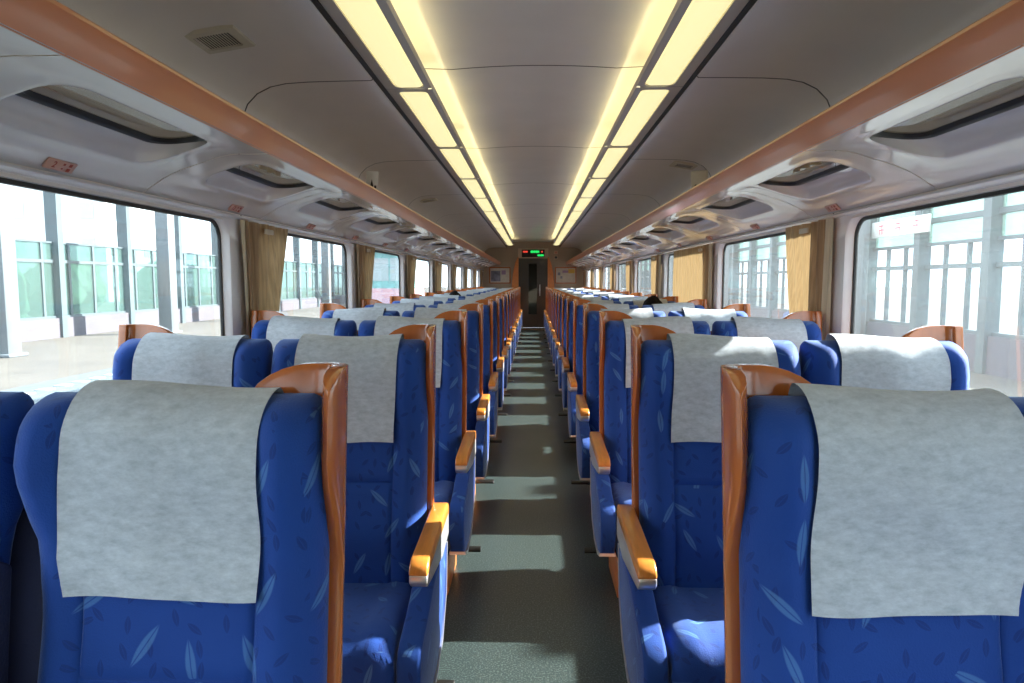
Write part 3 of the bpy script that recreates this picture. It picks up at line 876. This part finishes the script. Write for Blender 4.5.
NR = 16
def seat_unit(sx, k):
    y = 1.09 + k
    o = empty('double_seat', (sx * 0.787, y, 0))
    tag(o, f'blue leaf-patterned double seat, {ORD[NR - k]} row from the end door, {SIDE[sx]} side of aisle', 'train seat', f'double seats on the {SIDE[sx]} side')
    link('base', base_m, 'wood_base', o)
    link('seat_pan', pan_m, 'navy', o)
    sh = link('back_shell', shell_m[sx], 'wood_shell', o)
    for c in (-0.238, 0.238):
        link('backrest', back_m[1 if c > 0 else -1], 'seat_blue', o, (c, 0, 0))
        link('seat_cushion', cush_m, 'seat_blue', o, (c, 0, 0))
        cv = link('headrest_cover', random.choice(covers), 'cover_cloth', o, (c, 0, 0))
        cv['label'] = 'grey-white non-woven headrest cover'
    link('navy_sheet', sheet_b, 'navy', o)
    link('centre_armrest', mid_m, 'navy', o)
    for e in (-1, 1):
        a = link('armrest', arm_rail, 'silver', o, (e * 0.5085, 0, 0))
        cp = link('arm_cap', arm_top, 'wood_arm', a)
        sp_ = link('side_panel', side_panel, 'seat_blue', o, (e * 0.500, 0, 0))
        link('side_trim', side_trim if e > 0 else side_trim_l, 'silver', sp_)
    pd = link('pedal', pedal_m, 'pedal_black', o, (-sx * 0.515, -0.23, 0.0))
    link('lever', lever_m, 'pedal_black', pd, (sx * 0.05, 0, 0))
    return o
for sx in (-1, 1):
    for k in range(NR): seat_unit(sx, k)

# ---------------------------------------------------------------- curtains
def curtain_mesh(w_top, w_bot, n_fold, amp, seed):
    rnd = random.Random(seed)
    ny = n_fold * 8 + 1; nz = 16
    z0, z1 = 0.66, 1.512
    ph = [rnd.uniform(-0.5, 0.5) for _ in range(n_fold + 2)]
    vs = []
    for i in range(nz):
        t = i / (nz - 1)                         # 0 bottom, 1 top
        wd = w_bot + (w_top - w_bot) * (t ** 0.8)
        for j in range(ny):
            q = j / (ny - 1)
            f = q * n_fold
            a = amp * (0.75 + 0.25 * math.sin(t * 3 + ph[int(f)] * 6))
            x = a * math.sin(f * 2 * PI + 0.5 * math.sin(t * 2.2 + ph[int(f)] * 3)) + 0.006 * math.sin(q * 9 + t * 4)
            vs.append((x, q * wd + 0.012 * math.sin(t * PI) * (1 - q), z0 + (z1 - z0) * t))
    fs = [(i * ny + j, i * ny + j + 1, (i + 1) * ny + j + 1, (i + 1) * ny + j) for i in range(nz - 1) for j in range(ny - 1)]
    return pmesh('curtain', vs, fs, True, 80)
cur_small = [curtain_mesh(0.53, 0.24, 5, 0.014, 3), curtain_mesh(0.55, 0.22, 6, 0.013, 8), curtain_mesh(0.66, 0.50, 7, 0.012, 5)]
cur_wide = curtain_mesh(1.30, 1.26, 12, 0.013, 11)
liner_m = curtain_mesh(0.075, 0.095, 1, 0.007, 4)
hook_m = boxmesh('hook', -0.005, 0.005, -0.05, 0.05, -0.012, 0.012, 0.003, 1)
for sx in (-1, 1):
    for k in range(-1, 8):
        yb = 3.07 + 2 * k
        o = empty('curtain', (sx * (XW - 0.022), yb, 0))
        wide = (sx == 1 and k == 1)
        me = cur_wide if wide else (cur_small[2] if (k >= 2 and (k + (sx > 0)) % 3 == 0 and sx < 0) else cur_small[k % 2])
        if wide: lab = 'beige curtain drawn wide across a window and lit by the sun'
        elif k == 7: lab = f'beige pleated curtain beyond the last window before the end wall, {SIDE[sx]} side'
        else: lab = f'beige pleated curtain between {ORD[8 - k]} and {ORD[7 - k]} windows from end door, {SIDE[sx]} side'
        tag(o, lab, 'curtain', f'gathered curtains on the {SIDE[sx]} side')
        link('drape', me, 'curtain_cloth', o)
        ln = link('liner', liner_m, 'curtain_liner', o, (0, -0.045, 0)); ln['label'] = 'pale lining edge of the curtain'
        link('hook_plate', hook_m, 'vent_beige', o, (-sx * 0.024, 0.22, 1.475))

# ---------------------------------------------------------------- passengers, hidden but for their hair
def person(x, y, label):
    P0 = empty('person', (x, y, -0.018))
    tag(P0, label, 'person')
    J = {'pel': (0, -0.30, 0.46), 'spi': (0, -0.25, 0.60), 'che': (0, -0.215, 0.76), 'nec': (0, -0.21, 0.865), 'hd0': (0, -0.235, 0.93), 'hd1': (0, -0.225, 1.03),
         'shL': (0.15, -0.215, 0.81), 'elL': (0.185, -0.27, 0.62), 'wrL': (0.10, -0.44, 0.53), 'haL': (0.05, -0.50, 0.515),
         'hiL': (0.085, -0.31, 0.45), 'knL': (0.10, -0.66, 0.46), 'anL': (0.10, -0.62, 0.09), 'toL': (0.10, -0.72, 0.05)}
    rad = {'pel': 0.11, 'spi': 0.10, 'che': 0.105, 'nec': 0.048, 'hd0': 0.066, 'hd1': 0.078, 'shL': 0.052, 'elL': 0.040, 'wrL': 0.027, 'haL': 0.030, 'hiL': 0.078, 'knL': 0.055, 'anL': 0.038, 'toL': 0.032}
    for n_ in [n_ for n_ in J if n_.endswith('L')]:
        J[n_[:-1] + 'R'] = (-J[n_][0],) + J[n_][1:]; rad[n_[:-1] + 'R'] = rad[n_]
    names = list(J)
    E2 = [('pel', 'spi'), ('spi', 'che'), ('che', 'nec'), ('nec', 'hd0'), ('hd0', 'hd1')]
    for s in 'LR': E2 += [('che', 'sh' + s), ('sh' + s, 'el' + s), ('el' + s, 'wr' + s), ('wr' + s, 'ha' + s), ('pel', 'hi' + s), ('hi' + s, 'kn' + s), ('kn' + s, 'an' + s), ('an' + s, 'to' + s)]
    me = bpy.data.meshes.new('body')
    me.from_pydata([J[n_] for n_ in names], [(names.index(a), names.index(b4)) for a, b4 in E2], [])
    ob = link('body', me, 'shirt', P0)
    sk = ob.modifiers.new('skin', 'SKIN')
    for i, n_ in enumerate(names):
        me.skin_vertices[0].data[i].radius = (rad[n_], rad[n_])
    me.skin_vertices[0].data[names.index('pel')].use_root = True
    sb = ob.modifiers.new('smooth', 'SUBSURF'); sb.levels = 2; sb.render_levels = 2
    # face and neck skin, then hair
    bm = bmesh.new(); bmesh.ops.create_uvsphere(bm, u_segments=24, v_segments=16, radius=1)
    for v in bm.verts:
        d = v.co.copy()
        nose = 0.22 * math.exp(-((d.x / 0.18) ** 2 + ((d.z + 0.15) / 0.22) ** 2)) if d.y < 0 else 0
        jaw = 1 - 0.22 * sstep(0, -1, d.z) if d.z < 0 else 1
        v.co = Vector((d.x * 0.078 * jaw, -0.235 + d.y * 0.096 * (1 + nose), 0.985 + d.z * 0.118))
    hm = bpy.data.meshes.new('face'); bm.to_mesh(hm); bm.free()
    hm.polygons.foreach_set('use_smooth', [True] * len(hm.polygons))
    link('face', hm, 'skin', P0)
    bm = bmesh.new(); bmesh.ops.create_uvsphere(bm, u_segments=28, v_segments=18, radius=1)
    for v in bm.verts:
        d = v.co.copy()
        fringe = 0.30 if d.y < -0.35 else -0.75
        z = max(d.z, fringe)
        wob = 1 + 0.03 * math.sin(d.x * 9 + d.y * 7) + 0.02 * math.sin(d.z * 14)
        v.co = Vector((d.x * 0.094 * wob, -0.225 + d.y * 0.110 * wob, 0.992 + z * 0.140 * wob))
    hm = bpy.data.meshes.new('hair'); bm.to_mesh(hm); bm.free()
    hm.polygons.foreach_set('use_smooth', [True] * len(hm.polygons))
    h = link('hair', hm, 'hair', P0); h['label'] = 'short black hair'
person(-1.01, 9.02, 'seated passenger, only black hair showing above seats on the shaded side')
person(1.01, 6.02, 'seated passenger, only black hair showing above seats on the sunny side')

# ---------------------------------------------------------------- outside, shaded side
PZ = -0.05
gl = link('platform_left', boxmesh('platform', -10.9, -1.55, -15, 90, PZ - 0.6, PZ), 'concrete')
tag(gl, 'sunlit pale concrete station platform', 'platform', kind='structure')
tl = link('shade_strip', boxmesh('strip', -6.25, -5.2, -15, 90, PZ, PZ + 0.004), 'shade_blue', gl)  # bluish tone of the train's shadow, painted as a flat strip under the tiles
tile = boxmesh('tile', -0.08, 0.08, -0.07, 0.07, PZ, PZ + 0.012, 0.003, 1)
for i in range(44): link('tactile_tile', tile, 'tactile', gl, (-5.78, 4.0 + 0.32 * i, 0.003))
gb = link('ground_left', boxmesh('ground', -120, -10.9, -30, 200, -0.7, -0.55), 'concrete')
tag(gb, 'pale ground beyond the platform fence', 'ground', kind='structure')
FX = -10.9
fe = empty('platform_fence', (FX, 0, PZ))
tag(fe, 'steel platform fence of mint green glass panes on a pale low wall', 'fence')
invf = (-FX, 0, -PZ)
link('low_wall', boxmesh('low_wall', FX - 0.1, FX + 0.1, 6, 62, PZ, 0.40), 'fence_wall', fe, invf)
for z0, z1 in ((0.40, 0.45), (1.65, 1.72), (2.09, 2.13)):
    link('rail', boxmesh('rail', FX - 0.04, FX + 0.04, 6, 62, z0, z1), 'steel_grey', fe, invf)
mul = boxmesh('mullion', FX - 0.035, FX + 0.035, -0.035, 0.035, 0.42, 2.13)
pst = boxmesh('post', FX - 0.12, FX + 0.16, -0.09, 0.09, PZ, 3.6)
pn1 = boxmesh('fence_pane', FX - 0.01, FX + 0.01, 0.03, 0.855, 0.45, 1.65)
pn2 = boxmesh('fence_pane_upper', FX - 0.01, FX + 0.01, 0.03, 0.855, 1.72, 2.09)
for i in range(62):
    y = 6.0 + 0.89 * i
    link('mullion', mul, 'steel_grey', fe, (invf[0], y, invf[2]))
    link('fence_pane', pn1, 'fence_glass', fe, (invf[0], y, invf[2]))
    link('fence_pane', pn2, 'fence_glass', fe, (invf[0], y, invf[2]))
    if i % 3 == 1: link('post', pst, 'steel_grey', fe, (invf[0], y + 0.45, invf[2]))
plm = boxmesh('shaft', -0.16, 0.16, -0.16, 0.16, 0, 4.6, 0.01, 1)
pb = boxmesh('plinth', -0.22, 0.22, -0.22, 0.22, 0, 0.06, 0.01, 1)
pc = boxmesh('bracket', -1.0, 1.0, -0.08, 0.08, 4.5, 4.65)
for i, y in enumerate((11.35, 16.6, 22.2, 29.6, 36.0, 43.0)):
    o = empty('canopy_pillar', (-9.0, y, PZ))
    tag(o, f'pale square canopy pillar on the platform, {ORD[i + 1]} before the fence', 'pillar', 'canopy pillars on the platform')
    link('shaft', plm, 'pillar_grey', o); link('plinth', pb, 'pillar_grey', o); link('bracket', pc, 'pillar_grey', o)
# kiosk with red awning further along the platform
o = empty('kiosk', (-7.6, 38, PZ))
tag(o, 'teal platform kiosk with red roof and pink base', 'kiosk')
link('base', boxmesh('kbase', -1.2, 1.2, -2, 2, 0, 0.9), 'pink_wall', o)
link('body', boxmesh('kbody', -1.1, 1.1, -1.9, 1.9, 0.9, 2.9), 'teal', o)
link('roof', boxmesh('kroof', -1.5, 1.5, -2.4, 2.4, 2.9, 3.3, 0.05), 'red_roof', o)
for i in range(3): link('window', boxmesh('kwin', 1.08, 1.12, -1.6 + 1.1 * i, -0.7 + 1.1 * i, 1.3, 2.5), 'building_glass', o)
for i in range(2): link('window', boxmesh('kwinf', -0.9 + 0.95 * i, -0.05 + 0.95 * i, -1.92, -1.88, 1.3, 2.5), 'building_glass', o)
# pale buildings and trees far beyond the fence
for (bx_, by_, bw, bd, bh, lab) in ((-42, 62, 12, 10, 11, 'pale flat-roofed building beyond the fence, nearer the kiosk'), (-60, 52, 10, 12, 8, 'low pale building far beyond the fence')):
    o = empty('building', (bx_, by_, -0.55))
    tag(o, lab, 'building')
    link('wall', boxmesh('bwall', -bw / 2, bw / 2, -bd / 2, bd / 2, 0, bh), 'building_pale', o)
    link('roof', boxmesh('broof', -bw / 2 - 0.3, bw / 2 + 0.3, -bd / 2 - 0.3, bd / 2 + 0.3, bh, bh + 0.4), 'fence_wall', o)
    wm = boxmesh('bwin', bw / 2 - 0.02, bw / 2 + 0.05, -0.6, 0.6, 0, 1.4)
    wf = boxmesh('bwin2', -0.6, 0.6, -bd / 2 - 0.05, -bd / 2 + 0.02, 0, 1.4)
    for r in range(int(bh // 3)):
        for q in range(4):
            link('window', wm, 'building_glass', o, (0, -bd / 2 + bd * (q + 0.5) / 4, 1.0 + 3 * r))
            link('window', wf, 'building_glass', o, (-bw / 2 + bw * (q + 0.5) / 4, 0, 1.0 + 3 * r))
def shrub(x, y, r, h, label, seed):
    rnd = random.Random(seed)
    o = empty('tree', (x, y, -0.55)); tag(o, label, 'tree', 'trees beyond the fence')
    bm = bmesh.new()
    for i in range(9):
        a = rnd.uniform(0, 6.28); q = rnd.uniform(0.1, 0.6) * r
        bmesh.ops.create_icosphere(bm, subdivisions=2, radius=r * rnd.uniform(0.4, 0.62), matrix=Matrix.Translation((q * math.cos(a), q * math.sin(a), h * rnd.uniform(0.5, 0.95))))
    for v in bm.verts: v.co += Vector((rnd.uniform(-1, 1), rnd.uniform(-1, 1), rnd.uniform(-1, 1))) * 0.07 * r
    me = bpy.data.meshes.new('crown'); bm.to_mesh(me); bm.free()
    link('crown', me, 'leaf_green', o)
    link('trunk', boxmesh('trunk', -0.09, 0.09, -0.09, 0.09, 0, h * 0.6, 0.03, 1), 'wood_base', o)
for i, (x, y) in enumerate(((-16, 19), (-17, 24), (-15.5, 30), (-19, 34))):
    shrub(x, y, 1.6, 2.0, f'low green tree behind the fence panes, {ORD[i + 1]} along from the first pillar', 20 + i)

# ---------------------------------------------------------------- outside, sunny side
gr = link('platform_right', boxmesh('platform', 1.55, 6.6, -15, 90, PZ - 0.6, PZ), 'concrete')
tag(gr, 'pale platform strip along the sunny side of the train', 'platform', kind='structure')
gb = link('ground_right', boxmesh('ground', 6.6, 120, -30, 200, -0.7, -0.55), 'concrete')
tag(gb, 'pale ground beyond the glazed screen', 'ground', kind='structure')
SX = 6.4
sc = empty('platform_screen', (SX, 0, PZ))
tag(sc, 'tall steel-framed glazed screen along the sunny platform', 'screen')
invs = (-SX, 0, -PZ)
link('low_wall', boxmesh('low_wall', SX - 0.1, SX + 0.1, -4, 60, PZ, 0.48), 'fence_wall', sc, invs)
for z0, z1 in ((0.48, 0.53), (1.43, 1.50), (1.80, 1.85), (2.16, 2.24), (2.72, 2.80)):
    link('rail', boxmesh('rail', SX - 0.045, SX + 0.045, -4, 60, z0, z1), 'steel_grey', sc, invs)
mul = boxmesh('mullion', SX - 0.03, SX + 0.03, -0.025, 0.025, 0.5, 1.83)
col_m = boxmesh('column', SX - 0.15, SX + 0.05, -0.085, 0.085, PZ, 3.4)
pn = boxmesh('screen_pane', SX - 0.006, SX + 0.006, 0.0, 0.56, 0.53, 1.80)
pu = boxmesh('upper_pane', SX - 0.006, SX + 0.006, 0.0, 1.72, 1.85, 2.72)
for i in range(37):
    y = -4.0 + 1.72 * i - 0.04
    if y > 59: break
    link('column', col_m, 'steel_grey', sc, (invs[0], y, invs[2]))
    link('upper_pane', pu, 'fence_glass', sc, (invs[0], y, invs[2]))
    for j in range(3):
        if j: link('mullion', mul, 'steel_grey', sc, (invs[0], y + 0.573 * j, invs[2]))
        link('screen_pane', pn, 'screen_glass', sc, (invs[0], y + 0.573 * j, invs[2]))
pm2 = boxmesh('shaft', -0.2, 0.2, -0.2, 0.2, 0, 3.4, 0.01, 1)
for i, y in enumerate((12.9, 21.5, 30.1)):
    o = empty('screen_pillar', (5.9, y, PZ))
    tag(o, f'square grey pillar standing before the glazed screen, {ORD[i + 1]} beyond the hanging sign', 'pillar', 'pillars before the glazed screen')
    link('shaft', pm2, 'pillar_grey', o); link('plinth', pb, 'pillar_grey', o)
o = empty('hanging_sign', (6.2, 11.9, 2.15))
tag(o, 'small white hanging sign with red characters before the glazed screen', 'sign')
link('board', boxmesh('board', -0.02, 0.02, -0.9, 0.9, -0.14, 0.14, 0.005, 1), 'sign_white', o)
gm = pmesh('character', [(-0.022, y_, z_) for (ya, yb, za, zb) in ((-0.09, 0.09, 0.05, 0.07), (-0.02, 0.0, -0.09, 0.09), (-0.09, 0.09, -0.02, 0.0), (-0.07, -0.05, -0.09, -0.02), (0.05, 0.07, -0.09, -0.02)) for y_, z_ in ((ya, za), (yb, za), (yb, zb), (ya, zb))], [tuple(range(4 * i, 4 * i + 4)) for i in range(5)], False)
for i in range(3): link('character', gm, 'red_roof', o, (0, -0.55 + 0.55 * i, 0))
for yy in (-0.7, 0.7): link('hanger', boxmesh('hanger', -0.01, 0.01, yy - 0.01, yy + 0.01, 0.14, 0.62), 'steel_grey', o)
